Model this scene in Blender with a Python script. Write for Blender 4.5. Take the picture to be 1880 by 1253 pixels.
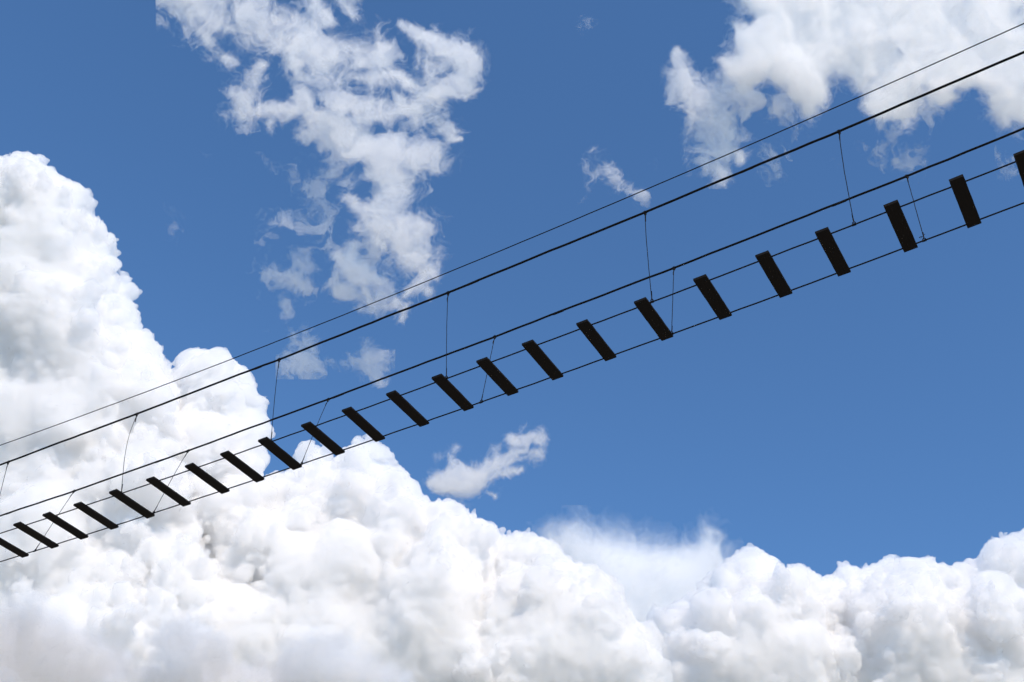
import bpy, bmesh, math, random
import numpy as np
import openvdb
from mathutils import Matrix, Vector

# ------------------------------------------------------------------ camera, sky, sun
for o in list(bpy.data.objects):
    bpy.data.objects.remove(o)
sc = bpy.context.scene
C = sc.collection
F = 2104.48; CX, CY = 940., 626.5            # focal length and centre in pixels of the 1880 px wide photograph
PITCH, ROLL, EYE = .705547, .106033, 1.6
FW = np.array([0, math.cos(PITCH), math.sin(PITCH)])
_r = np.array([1., 0, 0]); _u = np.cross(_r, FW)
RT = _r*math.cos(ROLL) + _u*math.sin(ROLL)
UP = -_r*math.sin(ROLL) + _u*math.cos(ROLL)
cam = bpy.data.cameras.new('camera')
co = bpy.data.objects.new('camera', cam); C.objects.link(co); sc.camera = co
cam.sensor_width = 36; cam.lens = 36*F/1880; cam.clip_start = .1; cam.clip_end = 90000
co.matrix_world = Matrix(((RT[0], UP[0], -FW[0], 0), (RT[1], UP[1], -FW[1], 0), (RT[2], UP[2], -FW[2], EYE), (0, 0, 0, 1)))

SUN_EL, SUN_AZ = math.radians(45), math.atan2(.34, -.94)     # high sun, to the right and behind the viewer
SUN = Vector((math.cos(SUN_EL)*math.sin(SUN_AZ), math.cos(SUN_EL)*math.cos(SUN_AZ), math.sin(SUN_EL)))
w = bpy.data.worlds.new('World'); sc.world = w; w.use_nodes = True
nt = w.node_tree
sky = nt.nodes.new('ShaderNodeTexSky'); sky.sky_type = 'NISHITA'; sky.sun_disc = False
sky.sun_elevation = SUN_EL; sky.sun_rotation = SUN_AZ
sky.altitude = 300; sky.air_density = 1.0; sky.dust_density = 0.; sky.ozone_density = 5.0
bg = nt.nodes['Background']; bg.inputs[1].default_value = .131
tint = nt.nodes.new('ShaderNodeMix'); tint.data_type = 'RGBA'; tint.blend_type = 'MULTIPLY'; tint.inputs[0].default_value = 1
tint.inputs[7].default_value = (.775, 1.02, 1.15, 1)                       # the clear azure of this sky
nt.links.new(sky.outputs[0], tint.inputs[6]); nt.links.new(tint.outputs[2], bg.inputs[0])
sd = bpy.data.lights.new('sun', 'SUN'); sd.energy = 2.85; sd.angle = math.radians(.5); sd.color = (1, .84, .65)
so = bpy.data.objects.new('sun', sd); C.objects.link(so); so.rotation_euler = SUN.to_track_quat('Z', 'Y').to_euler()
sc.view_settings.view_transform = 'Standard'; sc.view_settings.look = 'None'
sc.view_settings.exposure = .26; sc.view_settings.gamma = 1
cy = sc.cycles
cy.use_denoising = True
cy.max_bounces = 48; cy.volume_bounces = 42; cy.diffuse_bounces = 3; cy.transparent_max_bounces = 48
cy.use_adaptive_sampling = True; cy.adaptive_threshold = .035

# ------------------------------------------------------------------ helpers
def tag(o, label=None, cat=None, group=None, kind=None):
    for k, v in (('label', label), ('category', cat), ('group', group), ('kind', kind)):
        if v: o[k] = v
    return o
def empty(name, loc):
    o = bpy.data.objects.new(name, None); o.location = loc; C.objects.link(o); return o
def link(name, me, mat, parent=None, loc=None):
    o = bpy.data.objects.new(name, me); C.objects.link(o)
    if mat is not None and not me.materials: me.materials.append(mat)
    if loc is not None: o.location = loc
    if parent is not None:
        o.parent = parent
        if loc is None: o.location = -parent_world(parent)
    return o
def parent_world(p):
    v = Vector((0, 0, 0))
    while p is not None: v += p.location; p = p.parent
    return v
def bm_mesh(bm, name, smooth=False):
    me = bpy.data.meshes.new(name); bm.normal_update(); bm.to_mesh(me); bm.free()
    if smooth: me.polygons.foreach_set('use_smooth', [True]*len(me.polygons))
    return me
def tube(bm, pts, rads, n=8):
    """a round tube through points, capped"""
    pts = [Vector(p) for p in pts]
    if not hasattr(rads, '__len__'): rads = [rads]*len(pts)
    rings = []
    ref = Vector((.13, .31, .94))
    for i, p in enumerate(pts):
        d = (pts[min(i+1, len(pts)-1)] - pts[max(i-1, 0)]).normalized()
        if abs(d.dot(ref)) > .95: ref = Vector((.9, .2, .1))
        a = d.cross(ref).normalized(); b = d.cross(a)
        rings.append([bm.verts.new(p + rads[i]*(a*math.cos(2*math.pi*k/n) + b*math.sin(2*math.pi*k/n))) for k in range(n)])
    for A, B in zip(rings, rings[1:]):
        for k in range(n): bm.faces.new((A[k], A[(k+1) % n], B[(k+1) % n], B[k]))
    bm.faces.new(rings[0]); bm.faces.new(rings[-1][::-1])
def box(bm, c, ax, ay, az, sx, sy, sz, bevel=0):
    vs = []
    for i in (-1, 1):
        for j in (-1, 1):
            for k in (-1, 1):
                vs.append(bm.verts.new(Vector(c) + ax*(i*sx/2) + ay*(j*sy/2) + az*(k*sz/2)))
    fs = [bm.faces.new([vs[i] for i in f]) for f in ((0, 1, 3, 2), (4, 6, 7, 5), (0, 4, 5, 1), (2, 3, 7, 6), (0, 2, 6, 4), (1, 5, 7, 3))]
    bmesh.ops.recalc_face_normals(bm, faces=fs)
    if bevel:
        es = list({e for f in fs for e in f.edges})
        bmesh.ops.bevel(bm, geom=es, offset=bevel, segments=2, affect='EDGES')

# ------------------------------------------------------------------ materials
def wood():
    m = bpy.data.materials.new('dark_weathered_wood'); m.use_nodes = True; n = m.node_tree; b = n.nodes['Principled BSDF']
    tc = n.nodes.new('ShaderNodeTexCoord'); mp = n.nodes.new('ShaderNodeMapping'); mp.inputs['Scale'].default_value = (18, 1.6, 18)
    no = n.nodes.new('ShaderNodeTexNoise'); no.inputs['Scale'].default_value = 3.2; no.inputs['Detail'].default_value = 7; no.inputs['Distortion'].default_value = .6
    oi = n.nodes.new('ShaderNodeObjectInfo'); ad = n.nodes.new('ShaderNodeVectorMath'); ad.operation = 'ADD'
    n.links.new(tc.outputs['Object'], ad.inputs[0]); n.links.new(oi.outputs['Location'], ad.inputs[1]); n.links.new(ad.outputs[0], mp.inputs[0]); n.links.new(mp.outputs[0], no.inputs['Vector'])
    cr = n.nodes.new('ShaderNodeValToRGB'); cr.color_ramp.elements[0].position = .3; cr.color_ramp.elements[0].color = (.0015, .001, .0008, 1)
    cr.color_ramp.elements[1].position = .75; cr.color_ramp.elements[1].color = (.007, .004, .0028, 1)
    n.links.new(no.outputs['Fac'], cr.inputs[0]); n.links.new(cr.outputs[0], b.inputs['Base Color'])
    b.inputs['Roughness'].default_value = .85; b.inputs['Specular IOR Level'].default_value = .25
    bu = n.nodes.new('ShaderNodeBump'); bu.inputs['Strength'].default_value = .5; bu.inputs['Distance'].default_value = .004
    n.links.new(no.outputs['Fac'], bu.inputs['Height']); n.links.new(bu.outputs[0], b.inputs['Normal'])
    return m
def plain(name, col, rough, metal=0, scale=60, amp=.4):
    m = bpy.data.materials.new(name); m.use_nodes = True; n = m.node_tree; b = n.nodes['Principled BSDF']
    tc = n.nodes.new('ShaderNodeTexCoord'); no = n.nodes.new('ShaderNodeTexNoise'); no.inputs['Scale'].default_value = scale; no.inputs['Detail'].default_value = 4
    n.links.new(tc.outputs['Object'], no.inputs['Vector'])
    cr = n.nodes.new('ShaderNodeValToRGB'); cr.color_ramp.elements[0].position = .3; cr.color_ramp.elements[1].position = .7
    cr.color_ramp.elements[0].color = tuple(c*(1-amp) for c in col) + (1,); cr.color_ramp.elements[1].color = tuple(c*(1+amp) for c in col) + (1,)
    n.links.new(no.outputs['Fac'], cr.inputs[0]); n.links.new(cr.outputs[0], b.inputs['Base Color'])
    b.inputs['Roughness'].default_value = rough; b.inputs['Metallic'].default_value = metal; b.inputs['Specular IOR Level'].default_value = .2
    return m
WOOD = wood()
CABLE = plain('dark_steel_cable', (.006, .006, .0065), .85)
ROPE = plain('dark_handrail_rope', (.006, .0055, .0055), .95)
STEEL = plain('dull_dark_steel', (.008, .008, .009), .8, .1)

# ------------------------------------------------------------------ ground (below and behind the viewer, out of the picture)
def ground():
    bm = bmesh.new(); R = 45000.
    for f in (bm.faces.new([bm.verts.new((x*R, y*R, 0)) for x, y in ((-1, -1), (1, -1), (1, 1), (-1, 1))]),): pass
    m = plain('grassy_ground', (.41, .365, .28), .95, 0, .02, .3)
    tag(link('ground', bm_mesh(bm, 'ground'), m), kind='structure')
ground()

# ------------------------------------------------------------------ the bridge: s runs along it, n across it (positive = away from the viewer), z is height above the eye
AZ = -.600415
DV = Vector((math.cos(AZ), math.sin(AZ), 0)); NV = Vector((-math.sin(AZ), math.cos(AZ), 0)); ZV = Vector((0, 0, 1))
ORG = Vector((-25.048814, 30.21574, EYE))
FOOT_A, FOOT_B, RAIL_N = -.330, .395, .61334
def P(s, n, z): return ORG + DV*s + NV*n + ZV*z
def pv(c, s): 
    v = 0.
    for k in c: v = v*(s-29) + k
    return v
def zrailA(s): return pv([-2e-06, 1.4e-05, .002296, .056345, 11.927161], s)
def zrailB(s): return pv([5e-06, 1.6e-05, .001368, .061026, 11.944855], s)
def zfootA(s): return pv([-1.64e-05, .0021772, .0563622, 10.4275199], s)
def zfootB(s): return pv([1.43e-05, .0021773, .0548069, 10.442088], s)
def zwire(s): return pv([3e-06, .002882, .060876, 13.163773], s)
def zplank(s): return 10.560361 - .065727*s + .002094*s*s
S0, S1 = 16.8, 41.4
bridge = empty('rope_bridge', P(29, 0, 10.7))
tag(bridge, 'suspended plank bridge of dark wooden treads on steel cables hanging from two rope handrails', 'bridge')
BW = Vector(bridge.location)
def local(me): 
    me.transform(Matrix.Translation(-BW)); return me

rnd = random.Random(4)
PL = [18.0, 18.77, 19.62, 20.421, 21.182, 21.949, 22.819, 23.675, 24.55, 25.306, 26.1, 26.966, 27.752, 28.583, 29.397, 30.172, 30.933, 31.801, 32.689, 33.564,
      34.435, 35.24, 36.126, 36.934, 37.707, 38.55]
L, W, T = .9, .183, .038
TILT = .02068
for i, s in enumerate(PL):
    bm = bmesh.new()
    nseg = 10
    # sawn board with a little wane along its edges: rings along its length
    rr = random.Random(100+i); rings = []
    hw = W/2*(1 + rr.uniform(-.035, .035)); LL = L*(1 + rr.uniform(-.012, .012))
    for k in range(nseg+1):
        y = -LL/2 + LL*k/nseg
        e = .985 if k in (0, nseg) else 1.
        a = hw*e + rr.uniform(-.0018, .0018); b = hw*e + rr.uniform(-.0018, .0018); t = T*(1 + rr.uniform(-.02, .02)); c = .005
        y2 = y + rr.uniform(-.003, .003)
        prof = [(-a+c, 0), (b-c, 0), (b, c), (b, t-c), (b-c, t), (-a+c, t), (-a, t-c), (-a, c)]
        rings.append([bm.verts.new((x, y2, z)) for x, z in prof])
    for A_, B_ in zip(rings, rings[1:]):
        for k in range(8): bm.faces.new((A_[k], A_[(k+1) % 8], B_[(k+1) % 8], B_[k]))
    bm.faces.new(rings[0]); bm.faces.new(rings[-1][::-1])
    bmesh.ops.recalc_face_normals(bm, faces=bm.faces)
    # staples that tie the board to the two cables are too small to see; a bolt head sits under each end
    me = bm_mesh(bm, 'plank')
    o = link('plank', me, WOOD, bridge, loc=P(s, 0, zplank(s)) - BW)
    slope = math.atan2(-.065727 + 2*.002094*s, 1)
    o.rotation_euler = (TILT + rnd.uniform(-.004, .004), -slope + rnd.uniform(-.02, .02), AZ + rnd.uniform(-.006, .006))

def cable(name, zf, n, r, mat, parent, step=.25, jit=.003, seed=0):
    rr = random.Random(seed); bm = bmesh.new(); pts = []; s = S0
    while s <= S1:
        pts.append(P(s, n + rr.uniform(-jit, jit), zf(s) + rr.uniform(-jit, jit))); s += step
    tube(bm, pts, r, 10)
    me = bm_mesh(bm, name, True)
    if parent is None:
        o = link(name, me, mat); return o
    return link(name, local(me), mat, parent, loc=(0, 0, 0))
def kinked(knots, zf, amp):
    """handrail height with the slight corners a loaded rope has where its hangers pull on it"""
    def f(s):
        ks = sorted(knots)
        for a, b in zip(ks, ks[1:]):
            if a <= s <= b:
                t = (s-a)/(b-a); return zf(s) + amp*(4*t*(1-t) - .6)
        return zf(s)
    return f
A_S = [19.57, 22.93, 26.165, 29.49, 32.83, 35.68, 39.0]
B_S = [17.0, 20.08, 23.04, 26.25, 29.6, 32.73, 36.24, 39.6]
zrA, zrB = kinked(A_S, zrailA, .012), kinked(B_S, zrailB, .010)
cable('foot_cable', zfootA, FOOT_A, .0105, CABLE, bridge, seed=1, jit=.002)
cable('foot_cable', zfootB, FOOT_B, .0105, CABLE, bridge, seed=2, jit=.002)
railA = cable('handrail_rope', zrA, -RAIL_N, .0175, ROPE, bridge, seed=3)
railB = cable('handrail_rope', zrB, RAIL_N, .0165, ROPE, bridge, seed=4)
# where a second length of rope laps the first
for rail, zf, n, spots, r in ((railA, zrA, -RAIL_N, ((25.78, .16), (30.03, .22), (34.46, .2)), .0175), (railB, zrB, RAIL_N, ((18.29, .2), (22.43, .24), (26.57, .26), (30.84, .2), (35.37, .22)), .0165)):
    for s, l in spots:
        bm = bmesh.new()
        tube(bm, [P(s-l, n, zf(s-l)-.004), P(s-l*.8, n, zf(s-l*.8)-.012), P(s, n, zf(s)-.010), P(s+l*.15, n, zf(s+l*.15)-.004)], [r*.6, r*.85, r*.85, r*.6], 8)
        link('splice', local(bm_mesh(bm, 'splice', True)), ROPE, rail, loc=(0, 0, 0))

def torus_pts(c, a, b, r, n=12, arc=1.0): return [c + a*(r*math.cos(2*math.pi*arc*k/n)) + b*(r*math.sin(2*math.pi*arc*k/n)) for k in range(n+1)]
def hanger(st, sb, side, bow=0., ends=False, seed=0):
    rr = random.Random(seed); n1, n0 = side*RAIL_N, (FOOT_A if side < 0 else FOOT_B)
    zt = (zrA if side < 0 else zrB)(st); zb = (zfootA if side < 0 else zfootB)(sb)
    top, bot = P(st, n1, zt), P(sb, n0, zb)
    d = (bot-top).normalized()
    h = empty('hanger', top - BW); h.parent = bridge
    def part(name, bm, parent=h):
        me = bm_mesh(bm, name, True); me.transform(Matrix.Translation(-top)); return link(name, me, STEEL, parent, loc=(0, 0, 0))
    side_v = d.cross(NV).normalized()
    bm = bmesh.new()                                # wire, slack ones bow out
    pts = []
    for k in range(15):
        t = k/14; pts.append(top.lerp(bot, .03 + .94*t) - DV*(bow*4*t*(1-t)*(1+.5*(1-2*t))) + side_v*rr.uniform(-.0015, .0015))
    tube(bm, pts, .0052, 6); wire = part('wire', bm)
    bm = bmesh.new()                                # clamp on the rope with its hanging lug
    tube(bm, [P(st-.022, n1, zt), P(st+.022, n1, zt)], .0225, 10)
    tube(bm, [top - ZV*.015, top + d*.038 + DV*.006, top + d*.06], [.013, .019, .006], 8)
    tube(bm, [top + ZV*.018 - DV*.004, top + ZV*.034 - DV*.004], .008, 6)
    part('clamp', bm)
    bm = bmesh.new()                                # doubled, crimped wire end
    a0 = top.lerp(bot, 0) + d*.05; q = -DV*.004 + side_v*rr.uniform(-.006, .006)
    tube(bm, [a0 + DV*.006, a0 + d*.06 + q, a0 + d*.11 + q], [.006, .0095, .0065], 6); part('ferrule', bm)
    bm = bmesh.new()
    a0 = bot - d*.055; q = DV*rr.uniform(-.006, .008)
    tube(bm, [a0, a0 - d*.05 + q*.5, a0 - d*.12 + q], [.0085, .0085, .006], 6)
    if ends:
        tube(bm, [a0 - d*.03, a0 - d*.05 - DV*.03, a0 - d*.035 - DV*.055], .0035, 5); tube(bm, [a0 - d*.06, a0 - d*.075 + DV*.03], .0035, 5)
        tube(bm, torus_pts(a0 - d*.035 - DV*.035, DV, ZV, .012, 8), .003, 5)
    part('ferrule', bm)
    bm = bmesh.new()                                # shackle and clip on the foot cable
    tube(bm, torus_pts(bot - d*.028, DV, ZV, .017, 12), .0075, 6)
    tube(bm, [bot - DV*.028 - ZV*.002, bot + DV*.024 + ZV*.001], .0165, 8)
    tube(bm, [bot + DV*.014 - ZV*.012, bot + DV*.018 + ZV*.026], .006, 6)
    part('shackle', bm)
for k, (st, sb, bow) in enumerate(((19.582, 19.558, .01), (22.933, 22.881, .095), (26.165, 26.173, .012), (29.492, 29.488, .008), (32.833, 32.813, .01), (35.68, 35.625, .012), (39.0, 38.95, 0))):
    hanger(st, sb, -1, bow, False, k)
for k, (st, sb, bow) in enumerate(((17.05, 16.9, 0), (20.082, 19.932, .01), (23.039, 22.929, .015), (26.254, 26.211, .01), (29.595, 29.645, 0), (32.726, 32.774, 0), (36.239, 36.315, .0), (39.6, 39.7, 0))):
    hanger(st, sb, 1, bow, k == 6, 20+k)
ow = cable('overhead_wire', zwire, 0, .0088, CABLE, None, seed=9, jit=.001)
tag(ow, 'thin dark safety wire stretched above the plank bridge, the topmost line', 'wire')

# ------------------------------------------------------------------ clouds
def noise3(shape, cell, rng, aniso=(1, 1, 1)):
    """smooth random lattice noise on a voxel grid, about unit variance"""
    n = [int(math.ceil(s/(cell*a))) + 2 for s, a in zip(shape, aniso)]
    g = rng.standard_normal(n).astype(np.float32)
    for ax in (2, 1, 0):
        x = np.arange(shape[ax])/(cell*aniso[ax]); i = x.astype(int); f = x-i; f = f*f*(3-2*f)
        sh = [1]*3; sh[ax] = shape[ax]; f = f.reshape(sh).astype(np.float32)
        g = np.take(g, i, ax)*(1-f) + np.take(g, i+1, ax)*f
    return g*1.6
def pdist(poly, pts):
    Q0 = np.array(poly, float); Q1 = np.roll(Q0, -1, 0); best = np.full(len(pts), 1e9); ins = np.zeros(len(pts), bool)
    for a, b in zip(Q0, Q1):
        ab = b-a; t = np.clip(((pts-a)@ab)/(ab@ab + 1e-9), 0, 1); e = pts-a-t[:, None]*ab; best = np.minimum(best, np.hypot(e[:, 0], e[:, 1]))
        c = ((a[1] > pts[:, 1]) != (b[1] > pts[:, 1])) & (pts[:, 0] < (b[0]-a[0])*(pts[:, 1]-a[1])/(b[1]-a[1] + 1e-12) + a[0]); ins ^= c
    return np.where(ins, best, -best)
def keep_pieces(v, q, least, only_biggest=False):
    """drops stray specks left by the noise"""
    lab = np.arange(len(v)); e = np.concatenate([q[:, [0, 1]], q[:, [1, 2]], q[:, [2, 3]], q[:, [3, 0]]]).astype(np.int64)
    while len(e):
        a, b = lab[e[:, 0]], lab[e[:, 1]]; m = a != b; e = e[m]
        if not len(e): break
        np.minimum.at(lab, np.maximum(a[m], b[m]), np.minimum(a[m], b[m]))
        while True:
            new = lab[lab]
            if (new == lab).all(): break
            lab = new
    cnt = np.bincount(lab, minlength=len(v)); ok = cnt[lab] >= least
    if only_biggest: ok = lab == cnt.argmax()
    if not ok.any(): return v, q
    idx = np.cumsum(ok)-1; q = q[ok[q[:, 0]]]
    return v[ok], idx[q]
def to_mesh(name, G, iso, lo, vox, D, mat, parent):
    k = D/F
    g = openvdb.FloatGrid(1e3); g.copyFromArray(G)
    v, q = g.convertToQuads(iso); v, q = keep_pieces(v, q, 0, True)
    v = v*vox + lo
    wd = (v[:, :1]*RT + v[:, 1:2]*UP)*k + (D - v[:, 2:3]*k)*FW
    wd = wd - np.array(parent.location) + np.array([0, 0, EYE])
    me = bpy.data.meshes.new(name)
    me.vertices.add(len(wd)); me.vertices.foreach_set('co', wd.astype(np.float32).ravel())
    me.loops.add(q.size); me.loops.foreach_set('vertex_index', q.astype(np.int32).ravel())
    me.polygons.add(len(q)); me.polygons.foreach_set('loop_start', np.arange(0, q.size, 4, dtype=np.int32))
    me.polygons.foreach_set('use_smooth', np.ones(len(q), bool))
    me.update(calc_edges=True)
    o = link(name, me, mat, parent, loc=(0, 0, 0))
    print(name, 'quads', len(q))
    return o
def vapour(name, mfp_px, D, g=0., col=(1, 1, 1), film=.02):
    """white droplets: a scattering volume of even density, mean free path given in photo pixels"""
    m = bpy.data.materials.new(name); m.use_nodes = True; n = m.node_tree
    n.nodes.remove(n.nodes['Principled BSDF']); out = n.nodes['Material Output']
    v = n.nodes.new('ShaderNodeVolumeScatter'); v.inputs['Density'].default_value = 1/(mfp_px*D/F); v.inputs['Anisotropy'].default_value = g
    v.inputs['Color'].default_value = (*col, 1); n.links.new(v.outputs[0], out.inputs['Volume'])
    if film:
        mx = n.nodes.new('ShaderNodeMixShader'); mx.inputs[0].default_value = film
        t = n.nodes.new('ShaderNodeBsdfTransparent'); d = n.nodes.new('ShaderNodeBsdfDiffuse'); d.inputs[0].default_value = (.9, .9, .9, 1)
        n.links.new(t.outputs[0], mx.inputs[1]); n.links.new(d.outputs[0], mx.inputs[2]); n.links.new(mx.outputs[0], out.inputs['Surface'])
    return m
def centre(P_, D):
    c = np.array(P_, float).mean(0); k = D/F
    return RT*(c[0]-CX)*k - UP*(c[1]-CY)*k + FW*D + np.array([0, 0, EYE])
FILM = .08
def cumulus(label, group, poly, D, seed, vox=3., mfp=11, levels=((34, .38, .45), (26, .34, .35), (16, .4, .3)), rmax=120, depth=.14, rough=1.0, sep=.6, slope=.7):
    """billowing cloud: balls packed into the outline, smaller balls budding from them, fractal roughness over all"""
    rng = np.random.default_rng(seed); k = D/F
    Q = np.array(poly, float); lo2 = Q.min(0); hi2 = Q.max(0)
    pts = rng.uniform(lo2, hi2, (5000, 2)); d = pdist(poly, pts); m = d > 8; pts, d = pts[m], d[m]
    sel = []
    for i in np.argsort(-d + rng.uniform(0, 50, len(d))):
        r = min(d[i]*.97, rmax*rng.uniform(.6, 1))
        if r < 11: continue
        if all((pts[i, 0]-s[0])**2 + (pts[i, 1]-s[1])**2 > (sep*min(r, s[3]) + .15*max(r, s[3]))**2 for s in sel):
            sel.append((pts[i, 0], pts[i, 1], rng.uniform(-1, 1)*min(d[i], 170)*depth - (pts[i, 1]-Q[:, 1].mean())*slope, r))   # the flank leans back with height, as a cloud wall seen from below does
    cur = np.array(sel); allsp = [cur]
    for n, ratio, pen in levels:
        out = []
        for s in cur:
            mm = max(4, int(n*(1 if s[3] > 30 else .4)))
            v = rng.standard_normal((mm, 3)); v /= np.linalg.norm(v, axis=1)[:, None]; v = v[v[:, 2] < .35]
            rr = s[3]*ratio*rng.uniform(.5, 1.3, len(v))
            out.append(np.column_stack([s[:3] + v*s[3]*.82, rr]))
        out = np.concatenate(out); out = out[out[:, 3] > 3]
        dd = pdist(poly, out[:, :2]); out = out[dd > out[:, 3]*(1-pen)]
        keep = np.ones(len(out), bool)
        for s in cur:
            q = ((out[:, :3]-s[:3])**2).sum(1); keep &= ~(q < (np.maximum(s[3]*.93 - out[:, 3]*.6, 0)*.97)**2)
        out = out[keep]; allsp.append(out); cur = out
        if not len(cur): break
    S = np.concatenate(allsp)
    wv = 1 + S[:, 2]/F; X = np.column_stack([(S[:, 0]-CX)*wv, -(S[:, 1]-CY)*wv, -S[:, 2]]); R = S[:, 3]*wv
    band = 18.
    lo = (X-R[:, None]).min(0) - band-2*vox; hi = (X+R[:, None]).max(0) + band+2*vox
    lo = np.maximum(lo, [-1080, -760, -1e9]); hi = np.minimum(hi, [1080, 760, 1e9])
    shp = (np.ceil((hi-lo)/vox).astype(int) + 1)
    G = np.full(shp, band, np.float32)
    for (x, y, z), r in sorted(zip(X, R), key=lambda t: -t[1]):
        a = [max(int((c-r-band-l)/vox), 0) for c, l in zip((x, y, z), lo)]
        b = [min(int(math.ceil((c+r+band-l)/vox)) + 1, s_) for c, l, s_ in zip((x, y, z), lo, shp)]
        if any(p >= q for p, q in zip(a, b)): continue
        gx = lo[0] + np.arange(a[0], b[0])*vox - x; gy = lo[1] + np.arange(a[1], b[1])*vox - y; gz = lo[2] + np.arange(a[2], b[2])*vox - z
        ex, ey, ez = rng.uniform(.8, 1.3, 3); gx = gx*ex; gy = gy*ey; gz = gz*ez
        dd = np.sqrt((gx*gx)[:, None, None] + (gy*gy)[None, :, None] + (gz*gz)[None, None, :]) - r
        vw = G[a[0]:b[0], a[1]:b[1], a[2]:b[2]]; np.minimum(vw, dd.astype(np.float32), out=vw)
    G0 = G.copy()
    # broad soft swellings inside, crisp small ones only near the rim and in patches
    B = G
    for ax in range(3):
        for rep in range(2):
            q = 8; pad_ = [(0, 0)]*3; pad_[ax] = (q+1, q); cs = np.cumsum(np.pad(B, pad_, mode='edge'), axis=ax, dtype=np.float32)
            B = (np.take(cs, np.arange(2*q+1, cs.shape[ax]), ax) - np.take(cs, np.arange(0, cs.shape[ax]-2*q-1), ax))/(2*q+1)
    gx = CX + lo[0] + np.arange(0, shp[0], 4)*vox; gy = CY - (lo[1] + np.arange(0, shp[1], 4)*vox)
    QX, QY = np.meshgrid(gx, gy, indexing='ij'); dd = pdist(poly, np.column_stack([QX.ravel(), QY.ravel()])).reshape(QX.shape)
    dd = np.repeat(np.repeat(dd, 4, 0), 4, 1)[:shp[0], :shp[1]]
    wgt = np.clip((dd-6)/60, 0, 1)[:, :, None]*np.clip(.84 + .35*noise3(shp, 26*3./vox, rng), 0, .95)
    G = (G*(1-wgt) + (B-3)*wgt).astype(np.float32)
    for cell, amp in ((30, 5.), (15, 5.), (8, 4.), (4.3, 2.9), (2.2, 1.5)):
        G += (.75 - np.abs(noise3(shp, cell*3./vox, rng)))*(amp*rough)*np.clip(1.2-wgt, .35, 1)
    G[G0 > band*.93] = band
    G[0] = G[-1] = band; G[:, 0] = G[:, -1] = band; G[:, :, 0] = G[:, :, -1] = band
    root = empty('cumulus_cloud', centre(poly, D)); tag(root, label, 'cloud', group)
    to_mesh('dense_body', G, 0., lo, vox, D, vapour('cloud_droplets', mfp, D, film=FILM), root)
    return root
_LAT = np.random.default_rng(77).standard_normal((48, 48, 48)).astype(np.float32)
def snoise(x, y, z, cell, off):
    """lattice noise read at free positions, so that it can be warped"""
    out = 0; idx = []
    for c, o in zip((x, y, z), off):
        c = c/cell + o; i = np.floor(c).astype(np.int32); f = (c-i).astype(np.float32); f = f*f*(3-2*f); idx.append((i % 48, (i+1) % 48, f))
    (x0, x1, fx), (y0, y1, fy), (z0, z1, fz) = idx
    for a, wa in ((x0, 1-fx), (x1, fx)):
        for b, wb in ((y0, 1-fy), (y1, fy)):
            for c, wc in ((z0, 1-fz), (z1, fz)): out = out + _LAT[a, b, c]*(wa*wb*wc)
    return out*1.6
def strokes_field(st, px, py, soft=1.):
    m = np.full(px.shape, -1.5, np.float32)
    for s in st:
        if len(s) == 4: s = (s[0], s[1], s[2], s[0]+.1, s[1], s[2], s[3])
        x0, y0, r0, x1, y1, r1, wgt = s
        dx, dy = x1-x0, y1-y0; t = np.clip(((px-x0)*dx + (py-y0)*dy)/(dx*dx + dy*dy + 1e-9), 0, 1)
        d = np.hypot(px-x0-t*dx, py-y0-t*dy)/((r0 + (r1-r0)*t)*soft)
        m = np.maximum(m, (1-d)*wgt if wgt > 0 else m)
    for s in st:
        if s[-1] < 0:
            x0, y0, r0, wgt = s; d = np.hypot(px-x0, py-y0)/r0; m = m + wgt*np.exp(-d*d*1.5)
    return m
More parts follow.
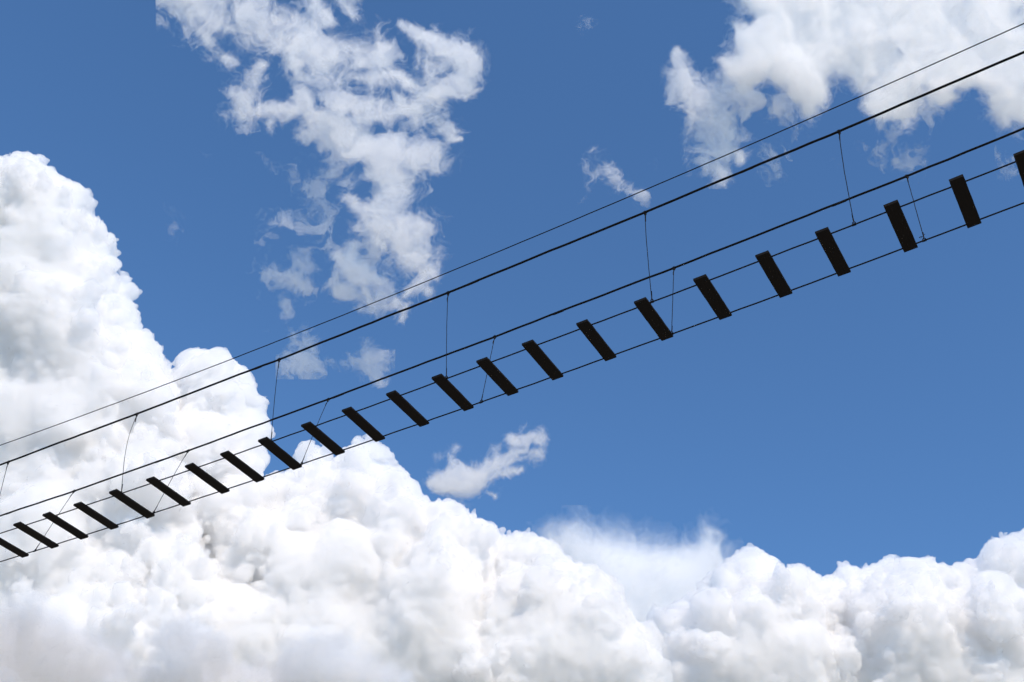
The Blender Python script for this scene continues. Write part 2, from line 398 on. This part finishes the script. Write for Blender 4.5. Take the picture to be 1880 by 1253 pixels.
def wisp(name, label, group, st, D, seed, T=34, vox=2.2, amp=.8, cells=(50, 26, 14, 7.5, 4.2, 2.6), shells=((-.42, 520), (-.1, 220), (.18, 115), (.45, 55)), warp=15, rs=1.2, dec=.86, shear=.7, msl=1.7, stretch=(1, 1), zamp=8, poly=None, pad=26, fall=40., gain=.6):
    """ragged thin cloud: strokes or an outline give the rough mass, warped fractal noise tears it; nested shells grow denser inwards"""
    rng = np.random.default_rng(seed); k = D/F
    if poly is None:
        A = np.array([[s[0]-s[2], s[1]-s[2], s[0]+s[2], s[1]+s[2]] for s in st] + [[s[3]-s[5], s[4]-s[5], s[3]+s[5], s[4]+s[5]] for s in st if len(s) == 7])
        x0, y0, x1, y1 = A[:, 0].min()-pad, A[:, 1].min()-pad, A[:, 2].max()+pad, A[:, 3].max()+pad
    else:
        A = np.array(poly, float); x0, y0 = A.min(0)-pad; x1, y1 = A.max(0)+pad
    x0 = max(x0, -90); y0 = max(y0, -90); x1 = min(x1, 1970); y1 = min(y1, 1340)
    px = np.arange(x0, x1, vox); py = np.arange(y1, y0, -vox); zz = np.arange(-T*1.5, T*1.5, vox*1.3)
    PX, PY = np.meshgrid(px, py, indexing='ij')
    if poly is None: m = strokes_field(st, PX, PY, rs)
    else:
        cx_ = np.arange(x0, x1+8, 6); cy_ = np.arange(y1, y0-8, -6); QX, QY = np.meshgrid(cx_, cy_, indexing='ij')
        dd = pdist(poly, np.column_stack([QX.ravel(), QY.ravel()])).reshape(QX.shape)
        fx = (px-x0)/6; fy = (y1-py)/6; ix = np.minimum(fx.astype(int), len(cx_)-2); iy = np.minimum(fy.astype(int), len(cy_)-2); tx = (fx-ix)[:, None]; ty = (fy-iy)[None]
        g_ = lambda a, b: dd[np.ix_(a, b)]
        dd = (g_(ix, iy)*(1-tx) + g_(ix+1, iy)*tx)*(1-ty) + (g_(ix, iy+1)*(1-tx) + g_(ix+1, iy+1)*tx)*ty
        m = np.clip(dd/fall, -1.5, 1)
        if st: m = np.maximum(m, strokes_field([s for s in st if s[-1] > 0] or [(-999, -999, 1, 1)], PX, PY))
        for s in st or ():
            if s[-1] < 0: m = m + s[3]*np.exp(-((PX-s[0])**2 + (PY-s[1])**2)/s[2]**2*1.5)
    G = np.empty((len(px), len(py), len(zz)), np.float32)
    off = rng.uniform(0, 48, (16, 3))
    X3 = PX[:, :, None]; Y3 = PY[:, :, None]; Z3 = zz[None, None, :]
    sh = G.shape; o1 = np.ones((1, 1, 1), np.float32)
    X3 = np.broadcast_to(X3, sh); Y3 = np.broadcast_to(Y3, sh); Z3 = np.broadcast_to(Z3, sh)
    w1 = snoise(X3, Y3, Z3, 38, off[0])*warp; w2 = snoise(X3, Y3, Z3, 38, off[1])*warp
    w1 = w1 + snoise(X3, Y3, Z3, 13, off[2])*warp*.35; w2 = w2 + snoise(X3, Y3, Z3, 13, off[3])*warp*.35
    xs, ys = (X3+w1)/stretch[0], (Y3+w2)/stretch[1]
    f = 0; a = 1.; tot = 0
    for i, c in enumerate(cells):
        n = snoise(xs, ys, Z3, c, off[4+i])
        f = f + a*(n if i != 2 else .5*n + .5 - .8*np.abs(n)); tot += a*a; a *= dec
    f = f/math.sqrt(tot)
    z0 = snoise(PX, PY, PX*0, 70, off[14])*zamp
    prof = ((Z3-z0[:, :, None])/T)**2
    G[:] = -(np.minimum(m*msl, .75 + m*.25)[:, :, None] - prof*.9 + amp*f)
    edge = 2.
    G[0] = G[-1] = edge; G[:, 0] = G[:, -1] = edge; G[:, :, 0] = G[:, :, -1] = edge
    root = empty(name, centre([(x0, y0), (x1, y1)], D)); tag(root, label, 'cloud', group)
    lo = np.array([x0-CX, -(y1-CY), -T*1.5])
    # the z step is coarser than the x and y step
    for j, (iso, mfp) in enumerate(shells):
        g = openvdb.FloatGrid(1e3); g.copyFromArray(G); v, q = g.convertToQuads(-iso)
        if not len(q): continue
        v, q = keep_pieces(v, q, 150)
        v = v*np.array([vox, vox, vox*1.3]) + lo
        v[:, 2] -= shear*(v[:, 1] - (lo[1] + (y1-y0)/2)); v[:, :2] *= 1 - v[:, 2:3]/F     # leans back with height
        wd = (v[:, :1]*RT + v[:, 1:2]*UP)*k + (D - v[:, 2:3]*k)*FW - np.array(root.location) + np.array([0, 0, EYE])
        nm = ('thin_mist', 'inner_mist', 'dense_core', 'bright_core')[j]
        me = bpy.data.meshes.new(nm); me.vertices.add(len(wd)); me.vertices.foreach_set('co', wd.astype(np.float32).ravel())
        me.loops.add(q.size); me.loops.foreach_set('vertex_index', q.astype(np.int32).ravel())
        me.polygons.add(len(q)); me.polygons.foreach_set('loop_start', np.arange(0, q.size, 4, dtype=np.int32)); me.update(calc_edges=True)
        link(nm, me, vapour('mist_droplets', mfp, D, film=.02 if j == 2 else 0), root, loc=(0, 0, 0)); print(name, nm, len(q))
    return root
GR='great white cumulus clouds along the left and bottom'
T_L=[(-70,300),(0,293),(16,296),(29,290),(40,298),(67,304),(85,311),(107,323),(132,329),(147,345),(161,358),(159,370),(165,392),(181,403),(197,416),(200,432),(209,448),(205,463),(208,490),(219,500),(243,508),(253,526),(246,544),(237,562),(230,588),(246,588),(261,602),(264,615),(281,624),(293,638),(293,660),(299,682),(311,702),(330,760),(350,900),(400,1100),(420,1320),(-70,1320)]
cumulus('tall bright cumulus tower filling the left edge, its head higher than the others',GR,T_L,3000,1)
T_H=[(250,760),(311,702),(325,689),(333,662),(357,656),(384,651),(398,644),(418,651),(431,667),(449,680),(454,700),(469,714),(483,736),(484,772),(484,848),(478,861),(484,876),(471,883),(465,897),(471,909),(480,960),(450,1050),(300,1050),(250,900)]
cumulus('round cumulus head on the right flank of the tall left tower',GR,T_H,2900,2)
T_M=[(220,1320),(260,1100),(330,1020),(420,960),(465,915),(483,901),(491,885),(509,877),(533,865),(543,845),(540,833),(553,821),(574,817),(589,823),(604,825),(612,838),(637,840),(645,828),(668,810),(681,817),(706,821),(732,829),(740,835),(737,851),(724,866),(724,876),(750,877),(761,889),(761,893),(754,910),(771,922),(797,933),(820,937),(827,931),(842,935),(854,946),(876,954),(899,961),(910,973),(916,987),(925,1060),(930,1320)]
cumulus('wide lumpy cumulus bank beneath the plank bridge, left of centre',GR,T_M,2800,3,slope=.85)
T_C=[(780,1320),(860,1150),(905,1050),(916,987),(929,982),(940,965),(956,959),(971,967),(982,976),(988,993),(1012,1005),(1031,1012),(1039,1025),(1058,1029),(1073,1037),(1082,1052),(1107,1059),(1122,1074),(1133,1093),(1152,1112),(1163,1135),(1186,1150),(1203,1157),(1208,1180),(1210,1207),(1220,1229),(1245,1320)]
cumulus('sharp edged cumulus ridge sloping down to the right at the bottom centre',GR,T_C,2600,4,slope=1.)
SC=[(-90,1130),(0,1105),(60,1095),(130,1125),(200,1175),(260,1190),(330,1150),(400,1175),(450,1205),(520,1190),(570,1160),(640,1165),(700,1200),(760,1225),(800,1330),(-90,1330)]
wisp('scud_cloud','low soft grey cloud along the bottom left edge, darker than the banks above',None,[],1500,31,T=55,poly=SC,vox=4,amp=.45,cells=(120,60,30,15,8),warp=30,fall=90,shells=((-.4,300),(-.05,110),(.25,40)),zamp=20,shear=-1.)
T_R1=[(1130,1320),(1183,1145),(1210,1118),(1240,1109),(1252,1095),(1283,1080),(1292,1065),(1309,1049),(1325,1028),(1348,1021),(1355,1007),(1371,1003),(1390,1011),(1401,1024),(1422,1024),(1436,1036),(1441,1051),(1463,1036),(1482,1040),(1497,1051),(1507,1063),(1530,1075),(1560,1320)]
cumulus('small domed cumulus rising right of the sloping ridge, at the bottom',GR,T_R1,3100,5,slope=1.)
T_R2=[(1480,1320),(1500,1100),(1520,1069),(1535,1053),(1551,1049),(1560,1034),(1581,1034),(1600,1034),(1616,1024),(1635,1021),(1648,1026),(1658,1034),(1681,1032),(1696,1042),(1706,1057),(1715,1053),(1727,1046),(1750,1047),(1765,1049),(1788,1036),(1794,1023),(1796,1001),(1819,994),(1849,990),(1869,980),(1950,950),(1950,1320)]
cumulus('broad cumulus bank in the bottom right corner with a stepped bright top',GR,T_R2,3200,6,slope=1.)

SOFT = ((-.35, 560), (-.08, 240), (.18, 110), (.42, 50))
GW='torn white wisps drifting in the blue upper left'
W1=[(355,-20,45,420,25,46,1),(420,25,46,480,50,38,1),(480,50,38,560,85,32,1),(560,85,34,640,110,36,.9),(640,110,36,695,105,24,.8),
(372,60,10,398,92,14,.7),(398,92,14,428,114,9,.7),(580,0,12,600,40,16,.7),(630,-5,14,645,30,8,.5),
(540,110,26,620,140,30,.7),(620,140,28,720,150,24,.65),(480,122,10,455,180,20,.6),(455,180,22,448,205,18,.8),(450,205,16,510,200,18,.7),(510,200,16,560,200,18,.65),(495,225,10,495,240,7,.5),
(550,175,18,590,230,26,.9),(590,230,26,640,262,30,1.1),(555,245,10,580,250,10,.6),(600,180,20,680,205,26,.9),(680,200,24,760,212,24,.9),(760,212,24,810,215,16,.9),(800,215,18,828,245,14,.8),(825,256,7,845,255,5,.8),
(640,262,28,720,275,30,1.1),(720,275,30,790,285,26,1),(790,290,18,800,315,10,.7),(700,290,28,720,350,34,1),(645,340,12,680,320,14,.6),(640,362,12,665,385,12,.8),(665,385,14,700,400,30,.9),(720,350,34,700,400,30,1.1),
(700,400,32,755,440,36,1),(755,410,22,785,425,14,.9),(735,450,24,765,475,16,.8),(700,450,16,690,440,14,.5),
(585,195,18,-.5),(520,165,24,-.5),(560,130,14,-.25),(655,155,24,-.5),(684,250,22,-.55),(590,165,24,-.45),(640,205,12,-.35),(672,340,24,-.55),(760,255,18,-.35),(610,120,14,-.3),(720,380,14,-.25)]
wisp('torn_cloud','largest torn wisp of cloud, sprawling from the top edge down to the thin wire',GW,W1,1900,11,amp=.95,shells=((-.36,560),(-.06,260),(.22,150),(.5,65)))
wisp('torn_cloud','ragged rounded scrap of cloud right of the sprawling torn wisp, near the top',GW,[(738,45,8,790,78,16,.8),(790,78,20,845,105,30,1),(800,110,26,790,165,26,1),(800,165,26,845,155,22,1),(855,130,20,872,105,7,.8),(720,135,8,780,165,12,.5),(735,190,10,770,200,9,.4),(812,90,10,-.4)],1950,12)
wisp('torn_cloud','frayed patch of cloud crossed by the thin wire, below the sprawling torn wisp',GW,[(650,455,8,640,485,12,.7),(620,470,6,650,500,12,.6),(650,500,22,690,530,30,.95),(620,532,14,700,555,18,.8),(700,520,18,730,560,14,.7),(745,560,9,735,590,7,.5),(740,545,9,790,500,12,.55),(770,520,10,785,535,7,.4)],1900,13)
wisp('torn_cloud','small hooked wisp left of the frayed patch',GW,[(488,500,9,530,508,12,.75),(530,508,12,568,530,9,.8),(550,480,8,560,490,7,.4),(520,555,6,530,580,6,.6)],1900,14,T=16,msl=1.0,amp=.9,shells=SOFT)
wisp('torn_cloud','small upright wisp crossed by the upper handrail rope',GW,[(538,615,8,550,650,15,.8),(550,650,15,560,665,8,.7),(560,620,9,570,640,8,.35)],1900,15,T=16,msl=1.0,amp=.9,shells=SOFT)
wisp('torn_cloud','winged wisp between the two handrail ropes',GW,[(600,662,7,640,672,10,.8),(640,672,11,670,660,15,.9),(665,665,16,692,698,11,1.05),(672,650,8,682,660,6,.5)],1900,16,T=16,msl=1.0,amp=.9,shells=SOFT)
wisp('torn_cloud','faint puff left of the trunk of the sprawling wisp',GW,[(555,348,9,580,338,9,.45),(600,330,8,620,310,8,.35),(600,430,14,.3),(500,410,10,.3)],1900,17,T=14,msl=1.0,amp=.9,shells=SOFT)
wisp('torn_cloud','lone scrap of cloud in the blue above the centre of the bottom bank',None,[(808,882,15,850,888,24,1),(850,888,24,890,872,22,1),(890,872,20,915,850,18,.9),(915,850,14,945,835,10,.7),(945,810,10,985,805,13,.85),(940,830,8,985,830,9,.5),(905,872,12,955,862,6,.75),(812,840,6,838,822,6,.5),(895,905,5,908,910,5,.5)],2100,18,T=22)
wisp('torn_cloud','tiny faint wisp alone in the blue near the top, right of centre',None,[(1072,38,7,1080,32,6,.5)],1900,27,T=10,msl=1.0,amp=.8,shells=SOFT)
wisp('torn_cloud','slanting faint wisp just above the thin wire, right of centre',None,[(1090,278,7,1120,310,9,.5),(1120,310,8,1148,343,8,.5),(1150,350,7,1178,357,7,.65)],1900,19,T=14,msl=1.0,amp=.9,shells=SOFT)
GT='backlit grey and white clouds of the upper right'
T_T=[(1347,-90),(1347,0),(1372,25),(1370,38),(1347,45),(1341,74),(1351,93),(1329,118),(1328,150),(1360,160),(1411,149),(1441,160),(1441,179),(1467,192),(1474,215),(1490,222),(1500,205),(1517,171),(1528,149),(1545,138),(1571,158),(1604,164),(1590,195),(1612,218),(1640,215),(1660,225),(1675,205),(1701,179),(1725,194),(1740,180),(1761,171),(1785,168),(1795,180),(1806,195),(1808,208),(1825,220),(1843,226),(1860,228),(1880,235),(1960,250),(1960,-90)]
wisp('backlit_cloud','large grey white cloud filling the top right corner, crossed by the two upper lines',GT,[(1655,95,28,-.7),(1730,100,22,-.5),(1690,150,40,-.4),(1640,170,26,-.4)],1800,20,T=60,poly=T_T,vox=2.4,amp=.5,fall=45,shells=((-.26,260),(.0,120),(.28,65),(.58,26)))
wisp('backlit_cloud','ragged white limb hanging left of the corner cloud down to the thin wire',GT,[(1243,95,9,1262,135,24,1),(1262,135,24,1278,180,30,1),(1278,180,28,1305,235,32,1),(1305,235,34,1335,262,30,1),(1335,262,26,1358,292,11,.9),(1290,150,16,1330,170,20,.45),(1340,170,16,1420,190,22,.35),(1300,300,10,1325,315,9,.35)],1800,21,T=26)
wisp('backlit_cloud','small curved white curl under the upper handrail rope on the right',GT,[(1615,232,7,1630,248,8,.8),(1630,248,8,1658,242,7,.75),(1460,250,7,.4),(1410,275,6,1430,290,9,.5),(1425,310,10,.35)],1800,22,T=12,msl=1.0,amp=.9,shells=SOFT)
wisp('backlit_cloud','faint ragged puff just below the curved curl',GT,[(1600,275,9,1635,268,9,.6),(1618,290,9,.5),(1710,225,9,1725,240,8,.5)],1800,23,T=12,msl=1.0,amp=.9,shells=SOFT)
wisp('backlit_cloud','tiny bright puff right above the lower handrail rope',GT,[(1690,288,12,.95),(1668,305,10,.4),(1645,300,5,.4)],1800,24,T=12,msl=1.0,amp=.9,shells=SOFT)
wisp('backlit_cloud','faint wisp beside the last tread at the right edge',GT,[(1860,300,10,1872,295,9,.45)],1800,25,T=12,msl=1.0,amp=.9,shells=SOFT)
VE=[(975,965),(1010,950),(1060,950),(1110,965),(1160,985),(1200,985),(1260,990),(1300,985),(1330,1015),(1345,1080),(1300,1200),(1180,1250),(1080,1200),(980,1050)]
wisp('veil_cloud','soft hazy veil of cloud rising in streaks behind the sloping ridge',None,[],3600,26,T=70,poly=VE,vox=3,stretch=(1,2.2),amp=.34,fall=100,cells=(70,36,19,10),shells=((-.35,420),(-.05,200),(.25,80),(.55,40)))
